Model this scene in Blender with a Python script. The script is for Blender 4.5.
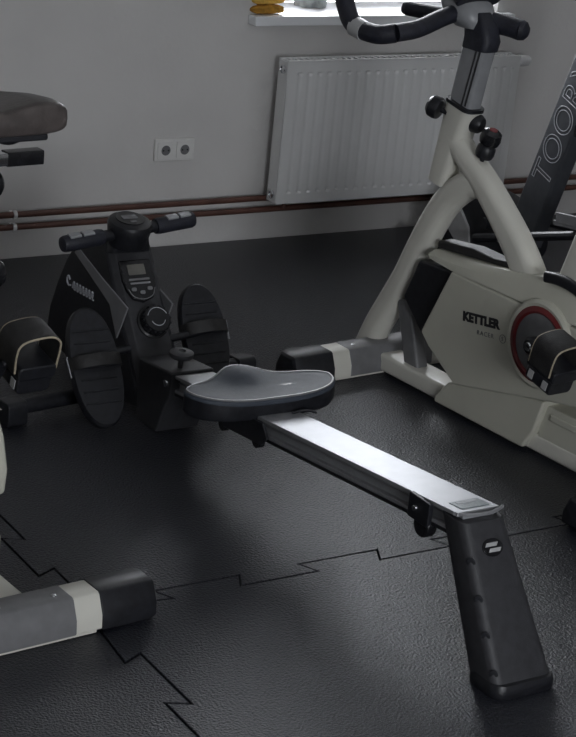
import bpy, bmesh, math, random
from mathutils import Vector, Matrix
random.seed(7)
for o in list(bpy.data.objects): bpy.data.objects.remove(o)
S = bpy.context.scene
COL = S.collection
R = math.radians

# ------------------------------------------------------------------ camera
cd = bpy.data.cameras.new('camera'); cam = bpy.data.objects.new('camera', cd); COL.objects.link(cam)
cd.sensor_fit = 'HORIZONTAL'; cd.sensor_width = 36; cd.lens = 120.83; cd.clip_start = .05
_r = Vector((0.84847592, -0.52073846, 0.09444609)); _u = Vector((0.10345893, 0.3382193, 0.93536301)); _f = Vector((0.51902298, 0.7838617, -0.34084598))
M4 = Matrix.Identity(4)
for i in range(3):
    M4[i][0] = _r[i]; M4[i][1] = _u[i]; M4[i][2] = -_f[i]
M4.translation = Vector((0, -5.61137, 1.92266))
cam.matrix_world = M4
S.camera = cam
# ------------------------------------------------------------------ world, light, exposure
W = bpy.data.worlds.new('overcast_sky'); S.world = W; W.use_nodes = True
bg = W.node_tree.nodes['Background']; bg.inputs[0].default_value = (.91, .945, 1.0, 1); bg.inputs[1].default_value = 4.6
def portal(loc, rot, sx, sy):
    l = bpy.data.lights.new('window_portal', 'AREA'); l.shape = 'RECTANGLE'; l.size = sx; l.size_y = sy
    l.cycles.is_portal = True
    o = bpy.data.objects.new('window_portal', l); COL.objects.link(o); o.location = loc; o.rotation_euler = rot
portal((3.957, .31, 1.6), (R(-90), 0, 0), 1.05, 1.62)
portal((1.35, -7.31, 1.5), (R(90), 0, 0), 1.9, 1.2)  # sky sampling guide for the added fill window
vs = S.view_settings
vs.view_transform = 'Standard'; vs.look = 'None'; vs.gamma = 1; vs.use_curve_mapping = False
vs.exposure = 2.05

# ------------------------------------------------------------------ materials
def mat(name, col, rough=.5, metal=0., bump=0., bscale=200., vary=0., vscale=40., coat=0., spec=.5, col2=None, bdist=.004):
    m = bpy.data.materials.new(name); m.use_nodes = True
    nt = m.node_tree; b = nt.nodes['Principled BSDF']
    b.inputs['Base Color'].default_value = (*col, 1); b.inputs['Roughness'].default_value = rough
    b.inputs['Metallic'].default_value = metal; b.inputs['Specular IOR Level'].default_value = spec
    if coat: b.inputs['Coat Weight'].default_value = coat; b.inputs['Coat Roughness'].default_value = .15
    if bump or vary or col2:
        tc = nt.nodes.new('ShaderNodeTexCoord')
    if vary or col2:
        n = nt.nodes.new('ShaderNodeTexNoise'); n.inputs['Scale'].default_value = vscale; n.inputs['Detail'].default_value = 4
        nt.links.new(tc.outputs['Object'], n.inputs['Vector'])
        cr = nt.nodes.new('ShaderNodeValToRGB')
        a = tuple(c*(1-vary) for c in col); z = col2 if col2 else tuple(min(1, c*(1+vary)) for c in col)
        cr.color_ramp.elements[0].color = (*a, 1); cr.color_ramp.elements[1].color = (*z, 1)
        cr.color_ramp.elements[0].position = .35; cr.color_ramp.elements[1].position = .65
        nt.links.new(n.outputs['Fac'], cr.inputs[0]); nt.links.new(cr.outputs[0], b.inputs['Base Color'])
    if bump:
        n2 = nt.nodes.new('ShaderNodeTexNoise'); n2.inputs['Scale'].default_value = bscale; n2.inputs['Detail'].default_value = 3
        nt.links.new(tc.outputs['Object'], n2.inputs['Vector'])
        bp = nt.nodes.new('ShaderNodeBump'); bp.inputs['Strength'].default_value = bump; bp.inputs['Distance'].default_value = bdist
        nt.links.new(n2.outputs['Fac'], bp.inputs['Height']); nt.links.new(bp.outputs[0], b.inputs['Normal'])
    return m
M = dict(
    wall=mat('wall_paint', (.63, .615, .60), .85, bump=.25, bscale=60, vary=.03, vscale=3),
    ceil=mat('ceiling_paint', (.75, .75, .74), .9, vary=.02, vscale=3),
    rubber=mat('rubber_tile', (.003, .0035, .007), .30, spec=.70, bump=1.0, bscale=165, bdist=.005, col2=(.024, .026, .036), vscale=150),
    screed=mat('dark_screed', (.02, .02, .022), .8, vary=.2),
    white=mat('white_lacquer', (.80, .80, .80), .35, vary=.02, vscale=5),
    rad=mat('radiator_enamel', (.76, .76, .755), .38, vary=.02, vscale=5),
    sill=mat('sill_laminate', (.82, .83, .84), .3, vary=.02, vscale=5),
    pipe=mat('painted_copper', (.105, .048, .036), .42, vary=.25, vscale=12),
    socket=mat('socket_plastic', (.72, .71, .69), .35, vary=.02),
    dark=mat('dark_recess', (.02, .02, .02), .6, vary=.2),
    cream=mat('cream_enamel', (.66, .645, .58), .36, vary=.03, vscale=6),
    shell=mat('cream_plastic', (.55, .54, .46), .42, vary=.03, vscale=6, bump=.05, bscale=500),
    black=mat('black_plastic', (.012, .0125, .016), .42, vary=.3, vscale=60, bump=.08, bscale=400),
    gloss=mat('gloss_black', (.012, .012, .014), .22, vary=.2),
    foam=mat('black_foam', (.016, .017, .026), .55, bump=.25, bscale=300, vary=.25),
    charcoal=mat('charcoal_plastic', (.032, .032, .036), .5, vary=.15, vscale=50, bump=.1, bscale=400),
    grey=mat('grey_plastic', (.17, .17, .175), .42, vary=.08, vscale=30),
    midgrey=mat('grey_enamel', (.26, .265, .275), .35, vary=.06, vscale=30),
    pale=mat('pale_grey_plastic', (.42, .42, .42), .4, vary=.05, vscale=30),
    silver=mat('silver_paint', (.24, .24, .25), .38, metal=.1, vary=.06, vscale=20),
    alu=mat('brushed_aluminium', (.42, .425, .44), .5, metal=.6, vary=.03, vscale=25, bump=.05, bscale=300),
    chrome=mat('chrome', (.75, .76, .78), .15, metal=1, vary=.03),
    red=mat('red_plastic', (.15, .016, .018), .4, vary=.1),
    lcd=mat('lcd_glass', (.14, .135, .12), .2, vary=.1),
    ink=mat('dark_ink', (.02, .02, .022), .5, vary=.1),
    print=mat('light_print', (.42, .43, .46), .45, vary=.05),
    seatm=mat('seat_vinyl', (.045, .054, .070), .6, spec=.35, bump=.12, bscale=350, vary=.08, vscale=60),
    leather=mat('brown_leather', (.085, .072, .068), .33, bump=.15, bscale=160, vary=.2, vscale=30),
    sticker=mat('grey_sticker', (.20, .24, .25), .4, vary=.2, vscale=150),
    strap=mat('strap_webbing', (.018, .017, .017), .6, bump=.3, bscale=300, vary=.3),
    strapedge=mat('strap_edging', (.42, .36, .26), .5, vary=.2, vscale=90),
    ycloth=mat('yellow_cloth', (.80, .48, .10), .85, bump=.5, bscale=140, vary=.25, vscale=50),
    ocloth=mat('ochre_cloth', (.46, .23, .03), .85, bump=.5, bscale=140, vary=.3, vscale=50),
    gcloth=mat('grey_cloth', (.34, .37, .38), .85, bump=.5, bscale=140, vary=.25, vscale=40),
    mast=mat('dark_metal_paint', (.055, .058, .066), .4, vary=.12, vscale=30),
)
gm = bpy.data.materials.new('window_glass'); gm.use_nodes = True
_n = gm.node_tree.nodes; _l = gm.node_tree.links; _n.remove(_n['Principled BSDF'])
_t = _n.new('ShaderNodeBsdfTransparent'); _g = _n.new('ShaderNodeBsdfGlossy'); _g.inputs['Roughness'].default_value = .02
_x = _n.new('ShaderNodeMixShader'); _fr = _n.new('ShaderNodeFresnel'); _fr.inputs['IOR'].default_value = 1.45
_l.new(_fr.outputs[0], _x.inputs[0]); _l.new(_t.outputs[0], _x.inputs[1]); _l.new(_g.outputs[0], _x.inputs[2]); _l.new(_x.outputs[0], _n['Material Output'].inputs[0])
M['glass'] = gm

# ------------------------------------------------------------------ mesh building
def rr(w, h, r=None, n=4):
    """rounded rectangle, centred, counter-clockwise"""
    r = min(w, h)*.25 if r is None else min(r, w/2*.999, h/2*.999)
    out = []
    for cx, cy, a0 in ((w/2-r, h/2-r, 0), (-w/2+r, h/2-r, 90), (-w/2+r, -h/2+r, 180), (w/2-r, -h/2+r, 270)):
        for k in range(n+1):
            a = R(a0+90*k/n); out.append((cx+r*math.cos(a), cy+r*math.sin(a)))
    return out
def circ(r, n=16, r2=None):
    r2 = r if r2 is None else r2
    return [(r*math.cos(2*math.pi*k/n), r2*math.sin(2*math.pi*k/n)) for k in range(n)]
def catmull(pts, sub=6):
    P = [Vector(p) for p in pts]; P = [2*P[0]-P[1]]+P+[2*P[-1]-P[-2]]; out = []
    for i in range(1, len(P)-2):
        for k in range(sub):
            t = k/sub; a, b, c, d = P[i-1:i+3]
            out.append(.5*((2*b)+(c-a)*t+(2*a-5*b+4*c-d)*t*t+(3*b-a-3*c+d)*t**3))
    out.append(P[-2]); return out
class MB:
    def __init__(s, off=(0, 0, 0)): s.bm = bmesh.new(); s.off = Vector(off)
    def loft(s, rings, caps=True, closed=False):
        vs = [[s.bm.verts.new(Vector(p)) for p in r] for r in rings]
        n = len(vs[0]); m = len(vs)
        for i in range(m if closed else m-1):
            a, b = vs[i], vs[(i+1) % m]
            for k in range(n): s.bm.faces.new((a[k], a[(k+1) % n], b[(k+1) % n], b[k]))
        if caps and not closed:
            s.bm.faces.new(list(reversed(vs[0]))); s.bm.faces.new(vs[-1])
        return s
    def sweep(s, path, sec, up=(0, 0, 1), scales=None, caps=True, closed=False):
        """sec: 2D ring (a along side, b along up) or list of rings"""
        P = [Vector(p) for p in path]; rings = []; up = Vector(up); n = len(P)
        for i, p in enumerate(P):
            if closed: t = (P[(i+1) % n]-P[i-1]).normalized()
            else: t = (P[min(i+1, n-1)]-P[max(i-1, 0)]).normalized()
            side = t.cross(up)
            side = side.normalized() if side.length > 1e-4 else t.orthogonal().normalized()
            u2 = side.cross(t).normalized()
            ring = sec[i] if isinstance(sec[0][0], (list, tuple)) else sec
            k = scales[i] if scales else 1
            rings.append([p+side*a*k+u2*b*k for a, b in ring])
        return s.loft(rings, caps, closed)
    def tube(s, path, r, n=12, smooth=0, up=(0, 0, 1), caps=True, closed=False):
        if smooth: path = catmull(path, smooth)
        return s.sweep(path, circ(r, n), up, caps=caps, closed=closed)
    def box(s, c, size, rot=None, r=None):
        c = Vector(c); X, Y, Z = [v/2 for v in size]
        vs = []
        for sx, sy, sz in ((-1,-1,-1),(1,-1,-1),(1,1,-1),(-1,1,-1),(-1,-1,1),(1,-1,1),(1,1,1),(-1,1,1)):
            v = Vector((sx*X, sy*Y, sz*Z))
            if rot is not None: v = rot @ v
            vs.append(s.bm.verts.new(c+v))
        for f in ((3,2,1,0),(4,5,6,7),(0,1,5,4),(1,2,6,5),(2,3,7,6),(3,0,4,7)): s.bm.faces.new([vs[i] for i in f])
        return s
    def prism(s, poly, fn, d0, d1):
        """poly of 2D points; fn(a, b, d) -> 3D"""
        return s.loft([[fn(a, b, d0) for a, b in poly], [fn(a, b, d1) for a, b in poly]])
    def lathe(s, prof, o, axis, n=24):
        """prof: (radius, height along axis)"""
        ax = Vector(axis).normalized(); e1 = ax.orthogonal().normalized(); e2 = ax.cross(e1); o = Vector(o)
        return s.loft([[o+ax*h+(e1*math.cos(2*math.pi*k/n)+e2*math.sin(2*math.pi*k/n))*max(r, 1e-4) for k in range(n)] for r, h in prof])
    def build(s, name, m, parent=None, bevel=0., seg=2, angle=35, subsurf=0):
        bmesh.ops.translate(s.bm, verts=s.bm.verts, vec=s.off)
        bmesh.ops.recalc_face_normals(s.bm, faces=s.bm.faces)
        me = bpy.data.meshes.new(name); s.bm.to_mesh(me); s.bm.free()
        me.materials.append(m)
        for p in me.polygons: p.use_smooth = True
        me.set_sharp_from_angle(angle=R(angle))
        o = bpy.data.objects.new(name, me); COL.objects.link(o)
        if parent: o.parent = parent
        if bevel:
            b = o.modifiers.new('bevel', 'BEVEL'); b.width = bevel; b.segments = seg; b.limit_method = 'ANGLE'; b.angle_limit = R(40); b.harden_normals = True
        if subsurf:
            q = o.modifiers.new('sub', 'SUBSURF'); q.levels = subsurf; q.render_levels = subsurf
        return o
def tag(o, label=None, cat=None, group=None, kind=None):
    for k, v in (('label', label), ('category', cat), ('group', group), ('kind', kind)):
        if v: o[k] = v
    return o
def empty(name, loc, rz=0):
    o = bpy.data.objects.new(name, None); COL.objects.link(o); o.location = loc; o.rotation_euler = (0, 0, rz); o.empty_display_size = .1
    return o
def struct(o): return tag(o, kind='structure')
def text(name, body, size, m, parent, mtx, extrude=.0006, bold=0., sx=1., outline=0., shear=0., spacing=1.):
    """lettering laid in the local XY plane of mtx, baseline from the origin along +X"""
    cu = bpy.data.curves.new(name, 'FONT'); cu.body = body; cu.size = size; cu.offset = bold; cu.shear = shear; cu.space_character = spacing
    if outline: cu.fill_mode = 'NONE'; cu.bevel_depth = outline; cu.bevel_resolution = 1
    else: cu.extrude = extrude
    t = bpy.data.objects.new(name, cu); COL.objects.link(t)
    bpy.context.view_layer.update()
    me = bpy.data.meshes.new_from_object(t.evaluated_get(bpy.context.evaluated_depsgraph_get()))
    bpy.data.objects.remove(t); me.name = name
    me.transform(mtx @ Matrix.Diagonal((sx, 1, 1, 1))); me.materials.clear(); me.materials.append(m)
    o = bpy.data.objects.new(name, me); COL.objects.link(o); o.parent = parent
    return o
def frame(o, x, y):
    """4x4 with origin o, X axis x, Y axis y (orthonormalised)"""
    x = Vector(x).normalized(); y = Vector(y); y = (y-x*y.dot(x)).normalized(); z = x.cross(y)
    m = Matrix.Identity(4)
    for i in range(3): m[i][0] = x[i]; m[i][1] = y[i]; m[i][2] = z[i]
    m.translation = Vector(o); return m

# ================================================================== THE ROOM
X0, X1, Y0, Y1, ZC = -1.6, 6.6, -7.0, 0.0, 2.75
WX0, WX1, WZ0, WZ1 = 3.44, 4.475, .797, 2.40
b = MB(); b.box(((X0+X1)/2, (Y0+Y1)/2, -.062), (X1-X0+.6, Y1-Y0+.6, .10)); struct(b.build('floor', M['screed']))
b = MB(); b.box(((X0+X1)/2, (Y0+Y1)/2, ZC+.05), (X1-X0+.6, Y1-Y0+.6, .10)); struct(b.build('ceiling', M['ceil']))
def holed_wall(name, y0, y1, hx0, hx1, hz0, hz1):
    b = MB(); zl = -.012
    def bx(xa, xb, za, zb): b.box(((xa+xb)/2, (y0+y1)/2, (za+zb)/2), (xb-xa, y1-y0, zb-za))
    bx(X0-.3, hx0, zl, ZC); bx(hx1, X1+.3, zl, ZC); bx(hx0, hx1, zl, hz0); bx(hx0, hx1, hz1, ZC)
    return struct(b.build(name, M['wall']))
holed_wall('wall_back', 0, .30, WX0, WX1, WZ0-.03, WZ1)
holed_wall('wall_front', Y0-.30, Y0, 0.4, 2.3, .9, 2.1)  # opening behind the camera, added to let in fill light
b = MB(); b.box((X0-.15, (Y0+Y1)/2, ZC/2-.006), (.30, Y1-Y0, ZC+.012)); struct(b.build('wall_left', M['wall']))
b = MB(); b.box((X1+.15, (Y0+Y1)/2, ZC/2-.006), (.30, Y1-Y0, ZC+.012)); struct(b.build('wall_right', M['wall']))
def window(name, xa, xb, za, zb, y):
    b = MB(); t = .06
    for x in (xa+t/2, xb-t/2, (xa+xb)/2): b.box((x, y, (za+zb)/2), (t, .06, zb-za))
    for z in (za+t/2, zb-t/2): b.box(((xa+xb)/2, y, z), (xb-xa, .058, t))
    w = struct(b.build(name, M['white'], bevel=.004))
    g = MB(); g.box(((xa+xb)/2, y, (za+zb)/2), (xb-xa-.02, .006, zb-za-.02)); g.build('pane', M['glass'], w)
    return w
window('window_1', WX0, WX1, WZ0+.004, WZ1, .24)
window('fill_window', .4, 2.3, .9, 2.1, Y0-.2)  # unseen window, added as a source of fill light
# sill with overhanging front edge
b = MB(); b.box(((3.411+4.524)/2, -.025, .784), (4.524-3.411, .05, .033)); b.box(((WX0+WX1)/2, .11, .7825), (WX1-WX0-.002, .22, .034))
struct(b.build('trim_1', M['sill'], bevel=.004))

# interlocking rubber floor tiles
def seam_x(y, xa, xb, ph, period=.375, d=.0235, under=.012):
    """toothed seam running along +X at height y, from xa to xb"""
    pts = []; k = math.ceil((xa+.05-ph)/period)
    while True:
        a = ph+k*period
        if a+.3 > xb: break
        pts += [(a+under, y-d), (a-under, y+d), (a+.195+under, y+d), (a+.195-under, y-d)]; k += 1
    return pts
def tile_poly(i, j):
    xs, ys = [.2, 1.714, 4.3, 5.8], [-3.9, -2.333, -.004]
    xa, xb, ya, yb = xs[i], xs[i+1], ys[j], ys[j+1]
    bot = seam_x(ya, xa, xb, 1.905) if j == 1 else []
    top = seam_x(yb, xa, xb, 1.905) if j == 0 else []
    def vert(x):
        pre = [(ya+.0005, x+.0235), (-2.133, x+.0235), (-2.157, x-.0235)] if j else []
        return [(p[1], p[0]) for p in pre+seam_x(x, ya, yb, -2.34 if j else -2.755)]
    left = vert(xa) if i > 0 else []
    right = vert(xb) if i < 2 else []
    return [(xa, ya)]+bot+[(xb, ya)]+right+[(xb, yb)]+top[::-1]+[(xa, yb)]+left[::-1]
def inset(poly, d):
    out = []; n = len(poly)
    for k in range(n):
        p0, p, p1 = (Vector(poly[k-1]), Vector(poly[k]), Vector(poly[(k+1) % n]))
        e0 = (p-p0).normalized(); e1 = (p1-p).normalized()
        n0 = Vector((-e0.y, e0.x)); n1 = Vector((-e1.y, e1.x)); m = (n0+n1); q = max(.35, 1+n0.dot(n1))
        out.append(p+m*(d/q))
    return out
tl = {(0, 0): 'black rubber puzzle mat at front left, under the rear foot of the left bike',
      (1, 0): 'black rubber puzzle mat in the foreground under the rear leg of the rowing machine',
      (0, 1): 'black rubber puzzle mat at the left, reaching back to the wall under the left bike',
      (1, 1): 'large black rubber puzzle mat in the middle, under the rowing machine and before the radiator',
      (2, 1): 'black rubber puzzle mat at the far right under the dark elliptical trainer'}
for (i, j), lab in tl.items():
    b = MB(); b.prism([tuple(p) for p in inset(tile_poly(i, j), .0026)], lambda a, c, d: (a, c, d), -.012, 0)
    tag(b.build('rubber_mat', M['rubber'], bevel=.0014, seg=1), lab, 'floor mat', 'interlocking rubber floor mats')

# ------------------------------------------------------------------ heating pipes
def pipe(z, y, lab):
    b = MB(); b.tube([(X0+.01, y, z), (X1-.01, y, z)], .0105, 14)
    p = tag(b.build('heating_pipe', M['pipe']), lab, 'pipe', 'heating pipes along the wall')
    for x in (2.565, 4.95):
        c = MB(); c.tube([(x-.006, y, z), (x+.006, y, z)], .0145, 14); c.box((x, (y-.012)/2+.004, z), (.012, abs(y)-.008, .012)); c.build('pipe_clip', M['white'], p)
pipe(.160, -.040, 'upper of the two reddish brown heating pipes running low along the grey wall')
pipe(.118, -.040, 'lower of the two reddish brown heating pipes running low along the grey wall')

# ------------------------------------------------------------------ radiator
def radiator():
    xa, xb, za, zb, yf, yb = 3.512, 4.512, .160, .660, -.125, -.066
    root = tag(empty('radiator', ((xa+xb)/2, -.07, za)), 'white ribbed panel radiator on the wall under the window sill', 'radiator')
    off = (-(xa+xb)/2, .07, -za)
    b = MB(off); nx, nz = 480, 167
    pitch = .04; m = .03
    grid = []
    zsv = [za+(zb-za)*k/nz for k in range(nz+1)]
    for x in [xa+(xb-xa)*k/nx for k in range(nx+1)]:
        col = []
        t = (x-xa-m) / pitch; inside = 0 <= t <= (xb-xa-2*m)/pitch
        q_ = abs((t % 1)-.5)/.34
        prof = (.5+.5*math.cos(q_*math.pi)) if inside and q_ < 1 else 0
        for z in zsv:
            e = min((z-za-.036)/.006, (zb-.036-z)/.006); e = max(0, min(1, e))
            col.append(b.bm.verts.new((x, yf+(.0014+.016*math.exp(-max(0, min(z-za-.036, zb-.036-z))/.006))*prof*e, z)))
        grid.append(col)
    for i in range(nx):
        for k in range(nz): b.bm.faces.new((grid[i][k], grid[i+1][k], grid[i+1][k+1], grid[i][k+1]))
    b.build('front_panel', M['rad'], root, angle=60)
    b = MB(off); b.box(((xa+xb)/2, yb+.004, (za+zb)/2), (xb-xa-.004, .008, zb-za)); b.build('back_panel', M['rad'], root, bevel=.002)
    for x in (xa+.003, xb-.003):
        b = MB(off); b.box((x, (yf+yb)/2+.003, (za+zb)/2), (.006, yb-yf-.008, zb-za-.004)); b.build('side_panel', M['rad'], root, bevel=.0015)
    b = MB(off)
    b.box(((xa+xb)/2, yf+.006, zb+.001), (xb-xa, .012, .006)); b.box(((xa+xb)/2, yb-.002, zb+.001), (xb-xa, .012, .006))
    for k in range(41): b.box((xa+.01+(xb-xa-.02)*k/40, (yf+yb)/2, zb-.001), (.012, yb-yf-.004, .005))
    b.build('top_grille', M['white'], root, bevel=.001)
    b = MB(off); b.box(((xa+xb)/2, (yf+yb)/2, za+.001), (xb-xa-.01, yb-yf-.012, .004)); b.build('bottom_plate', M['rad'], root)
    for z in (zb-.03, za+.03):
        b = MB(off); b.lathe([(.004, .006), (.014, .006), (.0155, -.006), (.012, -.008), (.0115, -.004), (.004, -.004)], (xa-.001, -.098, z), (1, 0, 0), 16); b.build('end_plug', M['chrome'], root)
    b = MB(off); b.tube([(xb-.002, -.07, zb-.028), (xb+.03, -.07, zb-.028)], .009); b.lathe([(.008, .012), (.020, .014), (.021, .026), (.0175, .030), (.022, .036), (.020, .078), (.015, .086), (.004, .087)], (xb, -.07, zb-.028), (1, 0, 0), 20)
    b.build('thermostat_valve', M['white'], root)
    b = MB(off); b.tube([(xb+.02, -.07, zb-.03), (xb+.02, -.07, .30), (xb+.02, -.07, .185)], .007, 10); b.build('feed_pipe', M['white'], root)
    for x in (xa+.12, xb-.12):
        b = MB(off); b.box((x, -.031, za+.27), (.03, .060, .36)); b.build('wall_bracket', M['white'], root)
    for x in (xa+.06, ):
        b = MB(off); b.tube([(x, -.085, za+.004), (x, -.085, .134)], .0075, 10); b.build('return_pipe', M['pipe'], root)
radiator()

# ------------------------------------------------------------------ double socket
def socket():
    cx, cz = 3.159, .343
    root = tag(empty('double_socket', (cx, 0, cz)), 'white double power socket on the grey wall left of the radiator', 'socket'); off = (-cx, 0, -cz)
    b = MB(off); b.prism([(cx+x, cz+z) for x, z in rr(.152, .078, .006)], lambda a, c, d: (a, d, c), -.012, 0); b.build('frame_plate', M['socket'], root, bevel=.003)
    for s in (-1, 1):
        x = cx+s*.0365
        b = MB(off); b.prism([(x+p, cz+q) for p, q in rr(.062, .060, .006)], lambda a, c, d: (a, d, c), -.0165, -.011)
        c = b.build('cover', M['socket'], root, bevel=.0015)
        b = MB(off); b.lathe([(.0215, 0), (.0215, .0012), (.018, .0014), (.017, .0006)], (x, -.0163, cz), (0, -1, 0), 28); b.build('socket_rim', M['socket'], c)
        b = MB(off); b.lathe([(.0185, 0), (.0185, .0012), (.001, .0012)], (x, -.0160, cz), (0, -1, 0), 28); b.build('socket_well', M['grey'], c)
        b = MB(off)
        for q in (-.0095, .0095): b.lathe([(.003, 0), (.003, .0016), (.0003, .0016)], (x+q, -.0165, cz), (0, -1, 0), 12)
        b.build('pin_hole', M['dark'], c)
socket()

# ------------------------------------------------------------------ things on the sill
def folded_cloth(loc, size, m, rz, lab, seed):
    random.seed(seed); w, d, h = size
    rings = []; N = 22
    ph = [random.uniform(0, 6.28) for _ in range(6)]
    for i in range(15):
        t = -1+2*i/14; e = (1-abs(t)**4)**.5 if abs(t) < 1 else .12
        e = max(e, .25)
        ring = []
        for a, c in rr(d*(.94+.06*e), h*e, h*.45, 5):
            wob = 1+.05*math.sin(5*t+ph[0]+a*60)+.03*math.sin(11*t+ph[1])
            pinch = 1-.22*math.exp(-((c)/(h*.12))**2)*(.5+.5*math.sin(ph[2]+3*t)) * (1 if a < 0 else .3)
            ring.append((t*w/2*(.97+.03*math.cos(c/h*3)), a*pinch*wob, h/2+c*(1+.08*math.sin(7*t+ph[3]))))
        rings.append(ring)
    b = MB(); b.loft(rings); o = b.build('folded_cloth', m, bevel=0, angle=80)
    zmin = min(v.co.z for v in o.data.vertices)
    for v in o.data.vertices: v.co.z -= zmin
    o.location = loc; o.rotation_euler = (0, 0, rz)
    return tag(o, lab, 'cloth', 'yellow cloths stacked on the sill')
zs = .8008
folded_cloth((3.478, .035, zs), (.135, .11, .030), M['ocloth'], .12, 'ochre folded cloth at the bottom of the stack on the left end of the sill', 1)
folded_cloth((3.481, .040, zs+.0315), (.128, .105, .026), M['ycloth'], .05, 'bright yellow folded cloth lying on the ochre one on the left end of the sill', 2)
folded_cloth((3.483, .042, zs+.0590), (.125, .10, .024), M['ycloth'], -.06, 'yellow folded cloth, topmost of the stack on the left end of the sill', 3)
def rag():
    b = MB(); random.seed(4); n = 40; rings = []
    for i in range(9):
        f = i/8; rr_ = math.cos(f*math.pi/2)**.6 if f < 1 else .02; z = .045*math.sin(f*math.pi/2)
        rings.append([(.062*max(rr_, .02)*math.cos(a)*(1+.10*math.sin(3*a+1)+.05*math.sin(7*a+f*4)), .05*max(rr_, .02)*math.sin(a)*(1+.12*math.sin(4*a)), z*(1+.15*math.sin(5*a+f*3))) for a in [2*math.pi*k/n for k in range(n)]])
    b.loft(rings); o = b.build('crumpled_cloth', M['gcloth'], angle=80); o.location = (3.745, .135, zs); tag(o, 'grey crumpled cloth on the sill right of the yellow stack', 'cloth')
rag()

# ================================================================== ROWING MACHINE
def rower():
    RX, RY = 2.385, -1.9
    root = tag(empty('rowing_machine', (RX, RY, 0)), 'charcoal rowing machine with white rail and low padded seat on the rubber mats', 'rowing machine')
    off = (-RX, -RY, 0)
    def B(): return MB(off)
    yz = lambda a, c, d: (d, a, c)
    # flywheel housing (side profile in y,z)
    prof = [(-1.150, .424), (-1.06, .414), (-.990, .374), (-.930, .308), (-.880, .226), (-.840, .14), (-.825, .07), (-.85, .03), (-.95, .022), (-1.30, .022), (-1.43, .03)]
    hs = B(); hs.prism(prof, yz, 2.318, 2.452); housing = hs.build('flywheel_housing', M['black'], root, bevel=.012, seg=3)
    # slanted column
    def colring(y, z, w, t):
        n = Vector((0, -.42, .34)).normalized(); up = Vector((0, .34, .42)).normalized()
        return [Vector((RX+.006, y, z))+Vector((1, 0, 0))*a+Vector((0, 1, 0))*c for a, c in [(-w/2, .04), (-w/2, -.0), (-w/2+.016, -.018), (w/2-.016, -.018), (w/2, -.0), (w/2, .04)]]
    b = B(); b.loft([colring(-1.465, .004, .136, 0), colring(-1.30, .215, .136, 0), colring(-1.165, .395, .134, 0), colring(-1.13, .432, .128, 0)])
    col = b.build('column', M['charcoal'], root, bevel=.004)
    # silver stripe on each side
    for x0, x1 in ((2.3145, 2.320), (2.450, 2.4555)):
        st = [(-.988, .340), (-1.010, .360), (-1.155, .322), (-1.318, .285), (-1.268, .182), (-1.235, .232), (-1.215, .262), (-1.10, .302)]
        b = B(); b.prism(st, yz, x0, x1); b.build('side_stripe', M['silver'], housing, bevel=.002)
    # script mark on the left flank
    def stroke(pts, r=.0022):
        b = B(); b.tube([(2.3165, y, z) for y, z in pts], r, 6, smooth=4); return b
    b = B()
    def S_(pts, r=.0022): b.tube([(2.3170, y, z) for y, z in pts], r, 6, smooth=4)
    S_([(-.968, .254), (-.958, .262), (-.950, .254), (-.952, .242), (-.962, .236), (-.975, .240)], .003)
    for k in range(7):
        y = -.99-.019*k; z = .243+.0012*k
        S_([(y+.004, z-.008), (y-.001, z+.010), (y-.008, z+.008), (y-.006, z-.008), (y-.014, z-.009)], .0026)
    b.build('script_mark', M['print'], housing)
    # handlebar
    hy = -1.20
    A = Vector((2.160, hy-.020, .443)); C_ = Vector((2.575, hy+.020, .474)); D = (C_-A).normalized(); mid = (A+C_)/2
    b = B(); b.tube([A+D*.12, C_-D*.12], .0155, 16); bar = b.build('handlebar', M['black'], root)
    for s, e in ((A, 1), (C_, -1)):
        b = B(); b.lathe([(.010, 0), (.020, .003), (.0225, .01), (.0225, .115), (.0205, .125), (.012, .126)], s, D*e, 20); g = b.build('grip', M['foam'], bar)
        for o_ in (.036, .076):
            c = B(); p = s+D*e*o_; c.sweep([p-D*.017, p+D*.017], [(x, z) for x, z in rr(.022, .008, .0035)], up=(0, -.25, 1)); ob = c.build('pulse_sensor', M['alu'], g, bevel=.001)
            ob.location = Vector((0, -.006, .0205))
    b = B(); b.lathe([(.030, -.062), (.050, -.050), (.058, -.012), (.061, .008), (.057, .019), (.046, .024), (.002, .024)], mid+Vector((0, .0, .012)), (0, -.18, .98), 28); hub = b.build('handle_hub', M['black'], bar)
    top = mid+Vector((0, .0, .012))+Vector((0, -.18, .98)).normalized()*.0245
    fm = frame(top, (1, 0, 0), (0, .98, .18))
    def onface(fm, poly, d0, d1, nm, m, par, bev=0.):
        q = B()
        q.prism(poly, lambda a, c, d: fm @ Vector((a, c, d)), d0, d1); return q.build(nm, m, par, bevel=bev)
    onface(fm, [(x, y+.004) for x, y in circ(.040, 28)], -.001, .002, 'hub_face', M['gloss'], hub)
    onface(fm, [(x, y+.008) for x, y in rr(.044, .020, .003)], .001, .0032, 'hub_display', M['grey'], hub)
    onface(fm, [(x, y-.018) for x, y in rr(.018, .008, .003)], .001, .0034, 'hub_button', M['grey'], hub)
    # handle cradle on top of column
    b = B(); b.loft([[(RX+a, -1.135+c, .395) for a, c in rr(.128, .11, .02)], [(RX+a, -1.15+c, .432) for a, c in rr(.105, .10, .02)], [(RX+a, -1.175+c, .446) for a, c in rr(.085, .06, .02)]]); b.build('handle_cradle', M['black'], root, bevel=.004)
    # display console and tension dial on the sloping face: face frame
    up = Vector((0, .335, .428)).normalized(); nrm = Vector((0, -.428, .335)).normalized()
    base = Vector((RX-.003, -1.4825, .004))
    fc = frame(base, (1, 0, 0), up)
    L = lambda s: s
    def face(s, dx=.006): return fc @ Matrix.Translation((dx, s, 0))
    s_disp = .412
    outline = [(-.047, .055), (.047, .055), (.049, .0), (.044, -.03), (.030, -.056), (.0, -.066), (-.030, -.056), (-.044, -.03), (-.049, .0)]
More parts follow.
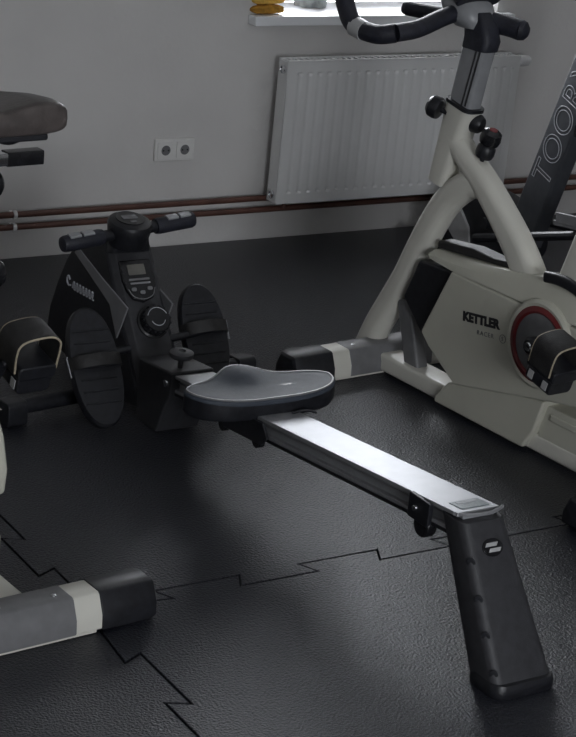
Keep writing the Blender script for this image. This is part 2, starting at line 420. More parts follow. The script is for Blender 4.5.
    onface(face(s_disp), outline, -.004, .013, 'monitor', M['gloss'], root, .004)
    mon = bpy.context.scene.collection.objects[-1]
    onface(face(s_disp), [(x-.003, y+.026) for x, y in rr(.052, .030, .003)], .0135, .0145, 'lcd_screen', M['lcd'], mon)
    onface(face(s_disp), [(x-.001, y-.002) for x, y in rr(.062, .006, .002)], .0135, .0145, 'label_strip', M['grey'], mon)
    onface(face(s_disp), [(x, y-.013) for x, y in rr(.060, .005, .002)], .0135, .0145, 'label_strip', M['silver'], mon)
    for dx, dy in ((-.024, -.030), (0, -.040), (.024, -.030)):
        onface(face(s_disp), [(x+dx, y+dy) for x, y in rr(.016, .011, .005)], .0135, .0165, 'monitor_button', M['grey'], mon, .001)
    pts = [(-.040, -.028), (-.028, -.050), (0, -.059), (.028, -.050), (.040, -.028)]
    q = B(); q.tube([face(s_disp) @ Vector((x, y, .0135)) for x, y in pts], .0014, 6, smooth=5); q.build('monitor_rim', M['grey'], mon)
    fd = face(.288, .018)
    q = B(); ax = fd.to_3x3() @ Vector((0, 0, 1)); o0 = fd.translation
    q.lathe([(.044, -.004), (.046, .010), (.041, .012), (.039, .036), (.036, .040), (.024, .041), (.002, .041)], o0, ax, 28); dial = q.build('tension_dial', M['gloss'], root)
    q = B()
    for k in range(16):
        a = 2*math.pi*k/16; e = fd @ Vector((.039*math.cos(a), .039*math.sin(a), .026)); q.tube([e-ax*.011, e+ax*.011], .003, 6)
    q.build('dial_ridges', M['black'], dial)
    q = B(); q.tube([fd @ Vector((.030*math.cos(a), .030*math.sin(a), .0412)) for a in [R(20+k*14) for k in range(11)]], .0012, 6); q.tube([fd @ Vector((.021*math.cos(a), .021*math.sin(a), .0412)) for a in [R(200+k*14) for k in range(11)]], .0012, 6); q.build('dial_marking', M['print'], dial)
    # foot plates with straps, axle
    b = B(); b.tube([(2.19, -1.325, .155), (2.58, -1.325, .205)], .011, 12); b.build('foot_axle', M['black'], root)
    for c, wd, ln, side in ((Vector((2.200, -1.383, .154)), .142, .325, -1), (Vector((2.562, -1.315, .188)), .135, .285, 1)):
        t = Vector((0, .56, .83)).normalized()
        fp = frame(c, (1, .0, 0), t)
        el = [(wd/2*math.copysign(abs(math.cos(a))**.9, math.cos(a)), ln/2*math.copysign(abs(math.sin(a))**.85, math.sin(a))) for a in [2*math.pi*k/36 for k in range(36)]]
        q = B(); q.loft([[fp @ Vector((x*k, y*k, d)) for x, y in el] for k, d in ((.93, -.026), (1, -.018), (1, .0), (.96, .006), (.90, .006))])
        plate = q.build('foot_plate', M['black'], root)
        q = B()
        for k in range(7):
            y = -ln*.30+k*ln*.1; w2 = wd*.36; q.tube([fp @ Vector((-w2, y, .006)), fp @ Vector((w2, y, .006))], .0025, 6)
        q.build('tread_ribs', M['black'], plate)
        arch = [(side*-1*0+(-wd*.52), -.004), (-wd*.40, .028), (0, .045), (wd*.40, .028), (wd*.52, -.004)]
        q = B(); q.sweep(catmull([fp @ Vector((x, .012, z)) for x, z in arch], 5), rr(.034, .003, .001), up=tuple(fp.to_3x3() @ Vector((0, 0, 1)))); 
        q.build('foot_strap', M['strap'], plate)
        q = B(); xx = side*wd*.5
        q.tube([fp @ Vector((xx*1.05, .035, -.002)), fp @ Vector((xx*1.10, .030, .0)), fp @ Vector((xx*1.06, -.022, .0))], .0018, 6); q.build('strap_buckle', M['print'], plate)
    # front stabiliser
    b = B(); b.tube([(1.975, -1.335, .045), (2.765, -1.215, .045)], .021, 14); stb = b.build('front_stabiliser', M['black'], root)
    for p in ((1.99, -1.333), (2.75, -1.217)):
        q = B(); q.sweep([(p[0]-.03, p[1]-.004, .035), (p[0]+.03, p[1]+.004, .035)], rr(.062, .068, .014)); q.build('stabiliser_foot', M['black'], stb, bevel=.004)
    b = B(); b.box((RX, -1.28, .042), (.10, .10, .05)); b.build('stabiliser_bracket', M['black'], root, bevel=.004)
    # rail
    def rz(y): return .2355+.1135*(-2.02-y)
    ya, yb = -1.44, -2.775
    dirv = Vector((0, yb-ya, rz(yb)-rz(ya))).normalized()
    def rail_piece(sec, nm, m, par, y0=ya, y1=yb, bev=0.):
        q = B(); q.sweep([(RX, y0, rz(y0)), (RX, y1, rz(y1))], sec); return q.build(nm, m, par, bevel=bev)
    rail = rail_piece([(.055, 0), (-.055, 0), (-.055, -.009), (.055, -.009)], 'rail', M['alu'], root, bev=.0015)
    rail_piece([(.040, -.0085), (-.040, -.0085), (-.040, -.040), (.040, -.040)], 'rail_web', M['midgrey'], rail)
    rail_piece([(.053, -.038), (-.053, -.038), (-.053, -.047), (.053, -.047)], 'lower_flange', M['silver'], rail, bev=.0015)
    for s in (-1, 1):
        rail_piece([(s*.053, -.0475), (s*.046, -.0475), (s*.046, -.055), (s*.053, -.055)], 'rail_lip', M['black'], rail)
        rail_piece([(s*.043, -.020), (s*.038, -.020), (s*.038, -.024), (s*.043, -.024)], 'rail_groove_strip', M['silver'], rail)
    # rail mount at the column foot
    b = B(); b.prism([(-1.40, .02), (-1.40, .175), (-1.45, .180), (-1.575, .194), (-1.575, .130), (-1.55, .09), (-1.515, .006), (-1.42, .004)], yz, RX-.068, RX+.060); mount = b.build('rail_mount', M['charcoal'], root, bevel=.006)
    kp = Vector((RX-.020, -1.535, .188))
    b = B(); b.tube([kp, kp+Vector((0, 0, .04))], .007, 10); b.lathe([(.012, .030), (.030, .032), (.033, .038), (.032, .045), (.022, .050), (.010, .050), (.008, .046), (.001, .046)], kp, (0, -.05, 1), 24); b.build('locking_knob', M['charcoal'], mount)
    b = B(); b.lathe([(.010, 0), (.009, .006), (.001, .007)], (RX-.068, -1.555, .160), (-1, 0, 0), 12); b.build('mount_bolt', M['chrome'], mount)
    # seat
    sc = Vector((RX-.003, -1.896, 0)); tz = .262
    q = B(); rings = []
    def seat_outline(k):
        o = []; HX = .208; N2 = 32
        front = lambda x: .062*max(0, 1-abs(x/HX)**3.2)**.6+.050*math.exp(-((x+.015)/.075)**2)*max(0, 1-abs(x/HX)**2)
        rear = lambda x: -.090*max(0, 1-abs(x/HX)**3.4)**.5
        for j in range(N2): x = HX*math.cos(math.pi*j/N2); o.append((x*k[0], front(x)*k[1]))
        for j in range(N2): x = -HX*math.cos(math.pi*j/N2); o.append((x*k[0], rear(x)*k[1]))
        return o
    def top_h(x, y):
        h = .010*(x/.19)**2+.005*(y/.1)**2
        h += .020*math.exp(-((x+.015)/.058)**2-((y-.070)/.050)**2)
        h -= .003*math.exp(-((abs(x)-.090)/.055)**2-((y+.01)/.06)**2)
        return h
    for k, z in (((.86, .82), -.042), ((.97, .96), -.040), ((1, 1), -.028), ((1.0, 1.0), -.004)):
        rings.append([(sc.x+x, sc.y+y, tz+z+.10*0+(.010*(x/.19)**2 if z > -.02 else 0)) for x, y in seat_outline(k)])
    q.loft(rings); base_o = q.build('seat_base', M['black'], root, angle=50)
    q = B(); rings = []
    for kk, dz in ((1.0, -.005), (1.0, .001), (.975, .006), (.94, .0075), (.8, .008), (.6, .008), (.4, .008), (.2, .008), (.04, .008)):
        rings.append([(sc.x+x, sc.y+y, tz+dz+(top_h(x, y) if kk < .99 else .012*(x/.19)**2*.9)) for x, y in seat_outline((kk, kk))])
    q.loft(rings); pad = q.build('seat', M['seatm'], root, angle=70)
    q = B(); q.tube([(sc.x+x, sc.y+y, tz+.0065+top_h(x, y)) for x, y in seat_outline((.965, .965))], .0032, 6, closed=True); q.build('seat_piping', M['grey'], pad)
    # seat carriage under the seat
    cy = sc.y; cz = rz(cy)
    b = B(); b.box((RX, cy-.005, cz-.024), (.128, .17, .028), Matrix.Rotation(-math.atan(.1135)*-1*-1, 3, 'X')); car = b.build('seat_carriage', M['black'], root, bevel=.004)
    for s in (-1, 1):
        q = B(); q.prism([(cy+.07, rz(cy+.07)-.006), (cy-.13, rz(cy-.13)-.006), (cy-.155, rz(cy-.155)-.040), (cy-.13, rz(cy-.13)-.062), (cy+.04, rz(cy+.04)-.062), (cy+.07, rz(cy+.07)-.04)], yz, RX+s*.0645-.004, RX+s*.0645+.004); q.build('carriage_side', M['black'], car, bevel=.002)
    for s in (-1, 1):
        for dy in (-.085, .075):
            q = B(); q.lathe([(.004, -.008), (.018, -.008), (.018, .008), (.004, .008)], (RX+s*.052, cy+dy-.01, rz(cy+dy)-.060), (1, 0, 0), 18); q.build('carriage_roller', M['gloss'], car)
    b = B(); b.tube([(RX+.03, cy-.105, .235), (RX+.06, cy-.12, .245), (RX+.085, cy-.128, .238)], .003, 6, smooth=4); b.build('seat_wire', M['black'], car)
    # rear stop and roller
    b = B(); b.box((RX+.058, -2.655, rz(-2.655)-.030), (.012, .075, .056)); b.build('rail_bracket', M['black'], root, bevel=.003)
    b = B(); b.box((RX-.058, -2.655, rz(-2.655)-.030), (.012, .075, .056)); stop = b.build('rail_bracket', M['black'], root, bevel=.003)
    b = B(); b.lathe([(.005, -.012), (.025, -.012), (.027, -.008), (.027, .008), (.025, .012), (.005, .012)], (RX-.05, -2.668, rz(-2.668)-.062), (1, 0, 0), 22); b.build('transport_roller', M['gloss'], stop)
    b = B(); b.lathe([(.008, 0), (.007, .005), (.001, .006)], (RX-.064, -2.645, rz(-2.645)-.028), (-1, 0, 0), 12); b.build('bracket_bolt', M['chrome'], stop)
    # sticker on the rail end
    fs = frame((RX+.004, -2.738, rz(-2.738)+.0003), (1, 0, 0), -dirv)
    onface(fs, rr(.074, .046, .003), 0, .0012, 'rail_sticker', M['sticker'], rail)
    stk = bpy.context.scene.collection.objects[-1]
    onface(fs, [(x, y+.012) for x, y in rr(.050, .010, .001)], .001, .0018, 'sticker_print', M['print'], stk)
    # metal end lip
    q = B(); q.sweep(catmull([(RX-.057, -2.765, rz(-2.765)-.004), (RX-.03, -2.790, rz(-2.79)-.004), (RX+.02, -2.794, rz(-2.79)-.003), (RX+.062, -2.778, rz(-2.778)-.001)], 5), rr(.004, .008, .0015)); q.build('end_lip', M['silver'], rail)
    # rear leg
    def legring(f):
        y = -2.775-.19*f; z = (rz(-2.775)-.016)*(1-f)+.012*f
        w = .114+.040*f; t = .085+.02*f
        return [(RX+.001+.005*f+a, y+.02+c, z) for a, c in rr(w, t, .022, 4)]
    b = B(); b.loft([legring(f) for f in (0, .1, .2, .3, .4, .5, .6, .7, .8, .9, 1)]); leg = b.build('rear_leg', M['charcoal'], root, bevel=.002)
    fl = frame((RX+.004, -2.775-.19*.16+.02-.0425-.002, (rz(-2.775)-.016)*.84+.012*.16), (1, 0, 0), (0, .19, .30))
    q = B(); 
    q.prism(circ(.026, 28, .019), lambda a, c, d: fl @ Vector((a, c, d)), -.004, .003); bd = q.build('leg_badge', M['gloss'], leg, bevel=.001)
    for dx, dy in ((-.003, .006), (.003, -.006)):
        q = B(); q.prism([(dx-.017, dy-.004), (dx+.012, dy-.004), (dx+.017, dy+.004), (dx-.012, dy+.004)], lambda a, c, d: fl @ Vector((a, c, d)), .002, .0042); q.build('badge_bar', M['pale'], bd)
    for f in (.23, .45, .66, .88):
        y = -2.775-.19*f; z = (rz(-2.775)-.016)*(1-f)+.012*f; w = .114+.040*f; t = .085+.02*f
        q = B(); q.lathe([(.001, -.003), (.0095, -.002), (.0095, .0005), (.007, .0012), (.001, .0002)], (RX+.001+.005*f-w/2+.0065, y+.02-t/2+.0065, z), (-.70, -.70, .1), 18); q.build('leg_dimple', M['black'], leg)
    b = B(); b.loft([[(RX+.006+a, -2.945+c, z) for a, c in rr(.160+g, .110+g, .026)] for z, g in ((0, -.004), (.006, 0), (.020, 0), (.030, -.008))]); b.build('leg_foot', M['black'], leg)  # black pad around the bottom of the rear leg
rower()

# ================================================================== EXERCISE BIKES (u = right, v = forward to the wall, w = up)
def make_bike(loc, rz, lab, crank_deg, saddle_w):
    root = tag(empty('exercise_bike', loc, rz), lab, 'exercise bike', 'two cream exercise bikes of one kind')
    yz = lambda a, c, d: (d, a, c)
    # base beam
    b = MB(); b.sweep([(0, .02, .036), (0, -1.10, .036)], rr(.086, .052, .010)); b.build('base_beam', M['cream'], root)
    # stabilisers
    def stab(v, half, nm):
        sec = [(-.056, -.038), (.056, -.038), (.054, -.005), (.036, .036), (.030, .040), (-.030, .040), (-.036, .036), (-.054, -.005)]
        b = MB(); b.sweep([(-half+.20, v, .046), (half-.20, v, .046)], sec); s_ = b.build(nm, M['grey'], root, bevel=.004)
        for e in (-1, 1):
            b = MB(); b.sweep([(e*(half-.205), v, .046), (e*(half-.125), v, .046)], [(x*.97, y*.97) for x, y in sec]); b.build('stabiliser_band', M['cream'], s_, bevel=.003)
            b = MB(); pts = [(half-.140, 1.03), (half-.02, 1.03), (half-.006, .95), (half, .78)]
            q = [Vector((e*x, v, .046)) for x, k in pts]
            b.sweep(q, [[(x*k, y*k if y < 0 else y*k) for x, y in sec] for _, k in pts]); b.build('end_cap', M['black'], s_, bevel=.004)
            b = MB(); b.box((e*(half-.06), v, .004), (.07, .09, .008)); b.build('cap_foot', M['black'], s_)
            b = MB(); b.lathe([(.006, 0), (.006, .003), (.003, .004), (.001, .002)], (e*(half-.235), v-.010, .0858), (0, 0, 1), 12); b.build('cover_screw', M['chrome'], s_)
        b = MB(); b.box((0, v, .006), (half*2-.30, .10, .008)); b.build('stabiliser_plate', M['cream'], s_)
    stab(.015, .355, 'front_stabiliser'); stab(-1.115, .300, 'rear_stabiliser')
    # arch frame: front leg and rear leg
    fl = catmull([(0, .085, .03), (0, .045, .12), (0, -.005, .21), (0, -.055, .30), (0, -.100, .40), (0, -.150, .50), (0, -.20, .575), (0, -.27, .632), (0, -.33, .64)], 4)
    b = MB(); b.sweep(fl, [rr(.082*k, .072*k, .030*k, 5) for k in [1 if i < len(fl)-5 else 1-.035*(i-len(fl)+6) for i in range(len(fl))]], up=(1, 0, 0)); b.build('front_leg', M['cream'], root, angle=60)
    rl = catmull([(0, -.185, .750), (0, -.25, .703), (0, -.33, .652), (0, -.40, .597), (0, -.467, .54), (0, -.53, .475), (0, -.595, .39)], 4)
    n = len(rl); sc = [.82+.45*min(1, k/(n-1)*1.1) for k in range(n)]
    b = MB(); b.sweep(rl, [rr(.072*s, .072, .026, 5) for s in sc], up=(1, 0, 0)); b.build('rear_leg', M['cream'], root, angle=60)
    # mast sleeve, post
    ax = [(0, -.158, .61), (0, -.208, .842)]
    b = MB(); b.sweep(ax, [rr(.072, .070, .020, 5), rr(.070, .102, .024, 5)], up=(0, 1, 0)); sl = b.build('mast_sleeve', M['cream'], root, bevel=.003)
    b = MB(); b.sweep([(0, -.2075, .838), (0, -.2095, .8475)], rr(.076, .108, .025, 5), up=(0, 1, 0)); b.build('sleeve_collar', M['black'], sl)
    b = MB(); b.prism([(-.22, .70), (-.165, .745), (-.23, .76), (-.30, .69), (-.30, .64), (-.24, .65)], yz, -.022, .022); b.build('gusset', M['cream'], root, bevel=.01)
    b = MB(); b.sweep([(0, -.200, .80), (0, -.240, 1.03)], rr(.052, .088, .014, 4), up=(0, 1, 0)); post = b.build('mast_post', M['midgrey'], root)
    b = MB()
    for dv in (-.034, -.020):
        for e in (-1, 1): b.sweep([(e*.026, -.2025+dv, .845), (e*.026, -.238+dv, 1.015)], rr(.0025, .006, .001), up=(0, 1, 0))
    b.build('post_groove', M['ink'], post)
    b = MB(); b.loft([[(a, -.237+c, 1.0) for a, c in rr(.062, .098, .018)], [(a, -.243+c, 1.03) for a, c in rr(.064, .100, .018)], [(a, -.232+c, 1.07) for a, c in rr(.060, .090, .018)], [(a, -.22+c, 1.10) for a, c in rr(.05, .055, .018)]]); b.build('post_head', M['foam'], root, bevel=.003)
    # knobs on the sleeve
    def knob(o, axis, r, l, nm='adjusting_knob', m='black', lobes=True, par=None):
        b = MB(); axv = Vector(axis).normalized(); b.tube([Vector(o), Vector(o)+axv*l*.6], .007, 8)
        b.lathe([(r*.55, l*.35), (r*.9, l*.4), (r, l*.55), (r*.96, l*.85), (r*.7, l*1.0), (.001, l*1.02)], o, axv, 20); return b.build(nm, M[m], par or root)
    knob((-.03, -.175, .812), (-.35, .9, .25), .032, .060); knob((.0, -.205, .80), (.35, -.9, -.05), .027, .064)
    k1 = knob((0, -.300, .700), (0, -.32, .95), .027, .060, 'locking_pin'); 
    b = MB(); b.lathe([(.012, .050), (.014, .058), (.027, .066), (.030, .078), (.027, .098), (.016, .106), (.001, .107)], (0, -.300, .700), (0, -.32, .95), 20); kk = b.build('pin_cap', M['gloss'], k1)
    b = MB(); b.lathe([(.012, .1055), (.011, .1085), (.001, .1088)], (0, -.300, .700), (0, -.32, .95), 16); b.build('pin_dot', M['red'], kk)
    # handlebar hub, console, grips
    b = MB(); b.loft([[(a, -.20+c, 1.055) for a, c in rr(.09, .09, .035)], [(a, -.185+c, 1.08) for a, c in rr(.13, .13, .05)], [(a, -.165+c, 1.11) for a, c in rr(.125, .14, .05)], [(a, -.14+c, 1.145) for a, c in rr(.10, .11, .04)], [(a, -.12+c, 1.17) for a, c in rr(.075, .07, .03)]]); hub = b.build('handlebar_hub', M['midgrey'], root, angle=60)
    b = MB(); b.sweep([(0, -.215, 1.125), (0, -.13, 1.215)], [rr(.15, .05, .02), rr(.17, .045, .02)], up=(0, -.7, .7)); con = b.build('console', M['foam'], root, bevel=.004)
    b = MB(); b.box((0, -.197, 1.188), (.10, .006, .055), Matrix.Rotation(R(-43), 3, 'X')); b.build('console_screen', M['lcd'], con)
    bar = MB(); bar.tube([(-.03, -.17, 1.090), (-.11, -.190, 1.077), (-.20, -.205, 1.055), (-.265, -.195, 1.044)], .024, 14, smooth=5); h = bar.build('handlebar_loop', M['foam'], root)
    b = MB(); b.tube([(-.265, -.195, 1.044), (-.295, -.160, 1.034), (-.303, -.09, 1.034)], .0255, 14, smooth=5); b.build('lower_grip', M['foam'], h)
    b = MB(); b.tube([(-.301, -.112, 1.0325), (-.304, -.07, 1.039)], .0275, 14); b.build('pulse_sensor', M['pale'], h)
    b = MB(); b.tube([(-.303, -.09, 1.034), (-.306, -.05, 1.055), (-.303, -.012, 1.11), (-.293, .005, 1.19), (-.28, -.01, 1.25)], .0255, 14, smooth=5); b.build('upper_grip', M['foam'], h)
    b = MB(); b.tube([(.02, -.20, 1.072), (.06, -.27, 1.069), (.075, -.31, 1.064)], .028, 14, smooth=4)
    b.lathe([(.028, 0), (.025, .011), (.014, .020), (.001, .022)], (.075, -.31, 1.064), (.45, -.88, -.08), 14); b.build('side_grip', M['foam'], root)
    b = MB(); b.tube([(-.02, -.13, 1.070), (-.05, -.05, 1.068), (-.07, -.005, 1.068)], .020, 14, smooth=4); b.lathe([(.020, 0), (.016, .012), (.001, .018)], (-.07, -.005, 1.068), (-.4, .9, .05), 14); b.build('front_horn', M['foam'], root)
    # drive housing
    pan = [(-.313, .404), (-.218, .197), (-.255, .165), (-.380, .092), (-.63, .148), (-.78, .182), (-.86, .197), (-.900, .225), (-.908, .28), (-.885, .35), (-.85, .396)]
    b = MB(); b.prism(pan, yz, -.070, .070); shell = b.build('drive_housing', M['shell'], root, bevel=.008, seg=3)
    rings = []
    for v, wt, hw in ((-.195, .428, .045), (-.31, .436, .050), (-.44, .452, .052), (-.565, .470, .052), (-.68, .492, .052), (-.78, .505, .050), (-.84, .47, .045), (-.872, .41, .04)):
        rings.append([(-.069 if v < -.25 else -.05, v, .404), (.069 if v < -.25 else .05, v, .404), (hw+.010, v, .404+(wt-.404)*.55), (hw-.012, v, wt), (-hw+.012, v, wt), (-hw-.010, v, .404+(wt-.404)*.55)])
    b = MB(); b.loft(rings); b.build('top_shell', M['shell'], root, bevel=.006)
    b = MB(); b.prism([(-.150, .385), (-.33, .398), (-.225, .19), (-.215, .16), (-.10, .26)], yz, -.046, .046); b.build('flywheel_cover', M['black'], root, bevel=.008)
    b = MB(); b.prism([(-.19, .43), (-.50, .458), (-.50, .478), (-.42, .468), (-.33, .470), (-.19, .452)], yz, -.020, .034); b.build('top_trim', M['strap'], root, bevel=.006)
    b = MB(); b.box((-.045, -.435, .432), (.012, .020, .012)); b.build('trim_screw', M['ink'], shell)
    # lower skirt over the beam
    b = MB(); b.prism([(-.30, .012), (-.30, .03), (-.345, .085), (-.385, .10), (-.63, .155), (-.725, .165), (-.70, .07), (-.665, .012)], yz, -.062, .062); b.build('lower_skirt', M['shell'], root, bevel=.008)
    b = MB(); b.sweep([(0, -.145, .05), (0, -.075, .24)], rr(.045, .06, .01), up=(0, 1, 0)); b.build('front_strut', M['grey'], root)
    b = MB(); b.box((-.044, -.80, .125), (.006, .12, .018)); b.box((0, -.82, .10), (.082, .24, .10)); 
    b.build('rear_block', M['shell'], root, bevel=.008)
    # lettering on both flanks
    for e in (-1, 1):
        xdir = Vector((0, -1, 0.145)) if e < 0 else Vector((0, 1, -.145))
        ydir = Vector((0, .13, 1))
        o_ = Vector((-.0704, -.386, .286)) if e < 0 else Vector((.0704, -.555, .308))
        text('housing_lettering', 'KETTLER', .0345, M['ink'], shell, frame(o_, xdir, ydir), bold=.0022, sx=1.06)
        o2 = o_+ (xdir.normalized()*.058 - ydir.normalized()*.030)
        text('model_lettering', 'RACER', .018, M['grey'], shell, frame(o2, xdir, ydir), sx=1.05, spacing=1.25)
        o3 = o2+xdir.normalized()*.098
        text('model_letter', 'S', .016, M['grey'], shell, frame(o3, xdir, ydir))
        fr = frame(o3+xdir.normalized()*.005+ydir.normalized()*.0055, xdir, ydir)
        b = MB(); b.tube([fr @ Vector((.0115*math.cos(a), .0115*math.sin(a), .0003)) for a in [2*math.pi*k/24 for k in range(24)]], .0008, 6, closed=True); b.build('letter_ring', M['grey'], shell)
    # crank discs, cranks, pedals
    cv, cw = -.688, .316
    for e in (-1, 1):
        a = (e, 0, 0); c0 = Vector((e*.068, cv, cw))
        b = MB(); b.lathe([(.122, -.01), (.120, .008), (.112, .014), (.104, .012), (.104, .0)], c0, a, 40); b.build('disc_bezel', M['shell'], root)
        b = MB(); b.lathe([(.106, .0), (.105, .011), (.090, .016), (.084, .012), (.084, .0)], c0, a, 40); ring = b.build('crank_ring', M['red'], root)
        b = MB(); b.lathe([(.086, .0), (.086, .010), (.05, .015), (.001, .016)], c0, a, 40); b.build('crank_disc', M['grey'], ring)
        th = R(crank_deg) if e < 0 else R(crank_deg+180)
        dv, dw = math.cos(th), math.sin(th)
        A_ = Vector((e*.098, cv, cw)); P_ = A_+Vector((e*.022, dv*.165, dw*.165))
        b = MB(); b.sweep([A_, A_+(P_-A_)*.5, P_], [rr(.038, .022, .008), rr(.030, .018, .007), rr(.032, .018, .008)], up=(e, 0, 0)); b.lathe([(.024, -.018), (.026, .008), (.018, .016), (.001, .017)], A_, a, 20); cr = b.build('crank_arm', M['black'], root)
        b = MB(); b.lathe([(.013, .016), (.011, .020), (.001, .0205)], A_, a, 12); b.build('crank_bolt', M['chrome'], cr)
        pc = P_+Vector((e*.062, 0, 0))
        tl_ = R(14)
        rot = Matrix.Rotation(tl_, 3, 'X')
        b = MB(); b.tube([P_, pc], .008, 10); b.sweep([pc+rot @ Vector((0, -.052, 0)), pc+rot @ Vector((0, .052, 0))], rr(.092, .034, .010), up=(0, 0, 1)); b.sweep([pc+rot @ Vector((0, -.046, -.030)), pc+rot @ Vector((0, .046, -.030))], rr(.084, .05, .014), up=(0, 0, 1)); ped = b.build('pedal', M['black'], root, bevel=.005)
        for dv2 in (-.028, .026):
            for sd_ in (-1, 1):
                b = MB(); b.box(pc+rot @ Vector((sd_*.042, dv2, -.032)), (.004, .018, .022), rot); b.build('reflector', M['pale'], ped)
        # strap arch over the pedal, seen edge on with a pale binding
        arc = [(-.050, .0), (-.053, .045), (-.046, .070), (-.020, .080), (.025, .082), (.048, .068), (.052, .045), (.050, .0)]
        pts3 = catmull([Vector((x, 0, z)) for x, z in arc], 5); rings = []
        for k, p in enumerate(pts3):
            t = (pts3[min(k+1, len(pts3)-1)]-pts3[max(k-1, 0)]).normalized(); nn = Vector((-t.z, 0, t.x))
            rings.append([pc+rot @ (p+nn*q+Vector((0, y, 0))) for y, q in rr(.078, .006, .002)])
        b = MB(); b.loft(rings); st = b.build('pedal_strap', M['strap'], ped)
        for y in (-.040, .040):
            b = MB(); b.tube([pc+rot @ (p+Vector((0, y, 0))) for p in pts3], .0024, 6); b.build('strap_edge', M['strapedge'], st)
        b = MB()
        for y in (-.022, -.004, .014, .030): b.box(pc+rot @ Vector((e*.0515, y, .030)), (.004, .007, .008), rot)
        b.build('strap_hole', M['ink'], st)
    # seat tube, knob, saddle
    b = MB(); b.sweep([(0, -.70, .44), (0, -.765, .70)], [rr(.068, .095, .026, 5), rr(.060, .070, .022, 5)], up=(0, 1, 0)); stt = b.build('seat_tube', M['cream'], root)
    b = MB(); b.sweep([(0, -.755, .69), (0, -.835, .965)], rr(.042, .050, .012), up=(0, 1, 0)); b.build('seat_post', M['midgrey'], root)
    b = MB(); b.sweep(catmull([(-.054, -.66, .493), (-.056, -.715, .500), (-.052, -.78, .490), (-.045, -.845, .452)], 4), rr(.022, .03, .008), up=(0, 0, 1)); b.sweep(catmull([(.054, -.66, .493), (.056, -.715, .500), (.052, -.78, .490), (.045, -.845, .452)], 4), rr(.022, .03, .008)); b.build('seat_tube_trim', M['black'], root)
    kn = knob((.028, -.755, .668), (1, -.1, 0), .034, .085, 'seat_knob', 'gloss', par=stt)
    b = MB(); b.lathe([(.020, .084), (.018, .0875), (.001, .088)], (.028, -.755, .668), (1, -.1, 0), 18); b.build('knob_cap', M['red'], kn)
    W_ = saddle_w
    D_ = W_-1.085
    b = MB(); b.box((0, -.830, .975+D_), (.05, .075, .045)); b.tube([(-.06, -.81, .985+D_), (.045, -.81, .985+D_)], .024, 14); cl = b.build('saddle_clamp', M['black'], root, bevel=.002)
    b = MB(); b.lathe([(.001, -.05), (.024, -.048), (.027, -.02), (.027, .008), (.020, .014), (.001, .015)], (.078, -.775, .876+D_), (1, 0, 0), 18); b.tube([(0, -.775, .876+D_), (.06, -.775, .876+D_)], .009, 8); b.build('clamp_knob', M['gloss'], cl)
    b = MB(); b.sweep([(-.088, -.805, .936+D_), (.088, -.805, .936+D_)], rr(.030, .026, .003)); sd = b.build('saddle_slide', M['chrome'], cl)
    for e in (-1, 1):
        b = MB(); b.sweep([(e*.084, -.805, .936+D_), (e*.166, -.805, .936+D_)], rr(.033, .030, .004)); b.build('slide_cap', M['gloss'], sd)
        b = MB(); b.tube([(e*.02, -.80, .998+D_), (e*.045, -.835, .985+D_), (e*.070, -.86, .985+D_), (e*.095, -.90, 1.02+D_)], .0055, 8, smooth=4); b.build('saddle_rail', M['black'], cl)
    rings = []
    for v, hw, h, z in ((-.956, .125, .050, .010), (-.952, .138, .060, .010), (-.935, .145, .066, .009), (-.90, .148, .070, .008), (-.85, .135, .070, .006), (-.80, .100, .066, .002), (-.75, .062, .060, -.006), (-.70, .040, .058, -.014), (-.66, .030, .048, -.016), (-.645, .018, .030, -.020)):
        ring = []
        for k in range(28):
            a = 2*math.pi*k/28; c, s = math.cos(a), math.sin(a)
            x = hw*math.copysign(abs(c)**.45, c); zz = h/2*math.copysign(abs(s)**(.75 if s > 0 else .5), s)
            if s > 0: zz -= .014*math.exp(-(x/.022)**2)*(1 if v < -.70 else .5)
            if s > 0: zz += .006*(abs(x)/.14)**2
            ring.append((x, v, W_-.044+z+zz))
        rings.append(ring)
    b = MB(); b.loft(rings); sad = b.build('saddle', M['leather'], root, angle=75)
    b = MB(); b.loft([[(x*.86, -.80+(v_+.80)*.93, z) for x, v_ in [(-.145, -.90), (-.12, -.95), (.12, -.95), (.145, -.90), (.10, -.80), (.04, -.70), (-.04, -.70), (-.10, -.80)]] for z in (W_-.080, W_-.066)]); b.build('saddle_pan', M['black'], sad, bevel=.004)
    return root
make_bike((3.21, -1.27, 0), R(4.8), 'cream exercise bike with dark lettering and red crank ring in front of the radiator', 176, 1.07)
make_bike((1.445, -1.29, 0), R(4.8), 'cream exercise bike cut by the left photo edge, brown saddle and rear foot showing', -62, 1.077)

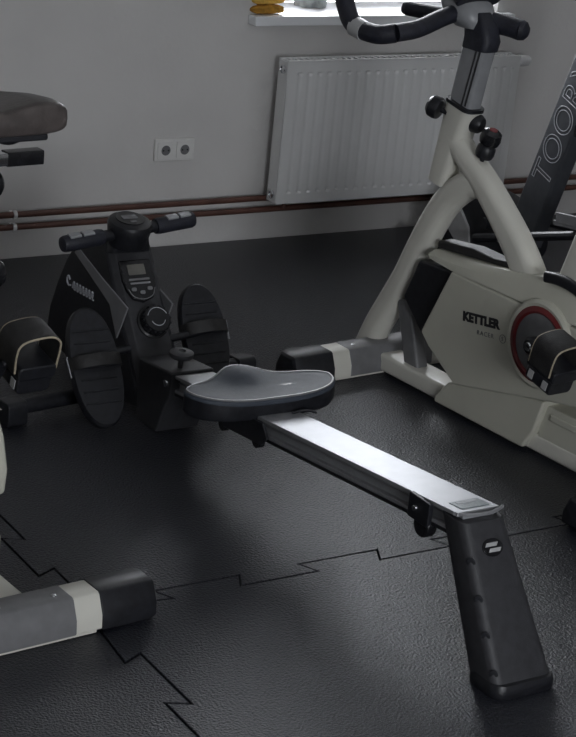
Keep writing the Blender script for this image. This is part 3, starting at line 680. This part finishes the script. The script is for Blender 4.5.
# ================================================================== ELLIPTICAL TRAINER
def elliptical():
    EX = 4.14
    root = tag(empty('elliptical_trainer', (EX, -.75, 0)), 'dark elliptical trainer with outlined lettering on its leaning mast at the right edge', 'elliptical trainer'); off = (-EX, .75, 0)
    yz = lambda a, c, d: (d, a, c)
    def B(): return MB(off)
    b = B(); b.prism([(-.49+.17*math.cos(a)*(1.5 if math.cos(a) < 0 else 1), .145+.128*math.sin(a)) for a in [2*math.pi*k/40 for k in range(40)]], yz, EX-.06, EX+.10); sh = b.build('flywheel_shroud', M['black'], root, bevel=.014, seg=3)
    b = B(); b.prism([(-.375, .190), (-.43, .215), (-.50, .150), (-.520, .080), (-.44, .078), (-.375, .120)], yz, EX-.070, EX-.058); b.build('silver_trim', M['pale'], sh, bevel=.004)
    b = B(); b.prism([(-.338, .150), (-.368, .180), (-.368, .122), (-.338, .112)], yz, EX-.066, EX-.056); b.build('trim_window', M['gloss'], sh, bevel=.002)
    # mast
    p0 = Vector((EX+.01, -.715, .17)); p1 = Vector((EX+.01, -1.135, 1.42)); d = (p1-p0).normalized()
    b = B(); b.sweep([p0, p1], rr(.065, .128, .010), up=(0, 1, 0)); mast = b.build('mast', M['mast'], root)
    side = Vector((0, d.z, -d.y))   # towards the wall
    o_ = p0+d*.228+Vector((-.0335, 0, 0))+side*(-.045)-root.location
    text('mast_lettering', 'TOORX', .130, M['print'], mast, frame(o_, d, side), outline=.0015, sx=.98, spacing=1.06)
    b = B(); b.sweep([p1-d*.02+Vector((0, 0, 0)), p1+Vector((0, -.03, .16))], rr(.26, .06, .02), up=(0, -1, .4)); con = b.build('console', M['black'], root, bevel=.006)
    b = B(); b.box((EX+.01, -1.12, 1.52), (.16, .008, .09), Matrix.Rotation(R(-12), 3, 'X')); b.build('console_screen', M['lcd'], con)
    b = B(); b.tube([(EX-.24, -1.22, 1.30), (EX-.20, -1.08, 1.28), (EX+.01, -1.03, 1.27), (EX+.22, -1.08, 1.28), (EX+.26, -1.22, 1.30)], .016, 12, smooth=5); b.build('fixed_handle', M['foam'], root)
    kp = p0+d*.70+Vector((-.033, 0, 0))+side*(-.045)
    b = B(); b.lathe([(.010, 0), (.018, .006), (.018, .020), (.012, .026), (.001, .027)], kp, (-1, 0, 0), 18); b.build('mast_knob', M['chrome'], mast)
    # base
    b = B(); b.sweep([(EX+.01, -.25, .05), (EX+.01, -1.75, .05)], rr(.06, .06, .01)); base = b.build('base_beam', M['mast'], root)
    for y in (-.30, -1.72):
        b = B(); b.sweep([(EX-.10, y, .04), (EX+.29, y, .04)], rr(.07, .08, .02)); b.build('stabiliser', M['black'], base, bevel=.004)
    # pedal arms with foot plates
    for s, y, z in ((-1, -1.225, .375), (1, -1.22, .31)):
        x = EX+.02+s*.145
        b = B(); b.tube([(x, -.62, .17+.02*s), (x, y, z-.035), (x, -1.72, .16)], .016, 10); arm = b.build('pedal_arm', M['black'], root)
        rot = Matrix.Rotation(R(-8), 3, 'X')
        b = B(); b.box((x, y-.02, z-.008), (.135, .33, .018), rot)
        for t in (-.065, .065): b.box((x+t, y-.02, z+.010), (.008, .31, .035), rot)
        pl = b.build('foot_plate', M['grey'], arm, bevel=.003)
        b = B()
        for k in range(9): b.box((x, y-.15+.03*k, z+.003-.0042*(k-4)*-1*-1), (.11, .008, .006), rot)
        b.build('plate_ribs', M['charcoal'], pl)
    b = B(); b.tube([(EX-.10, -.62, .20), (EX+.14, -.62, .20)], .02, 12); b.build('crank_axle', M['black'], root)
elliptical()
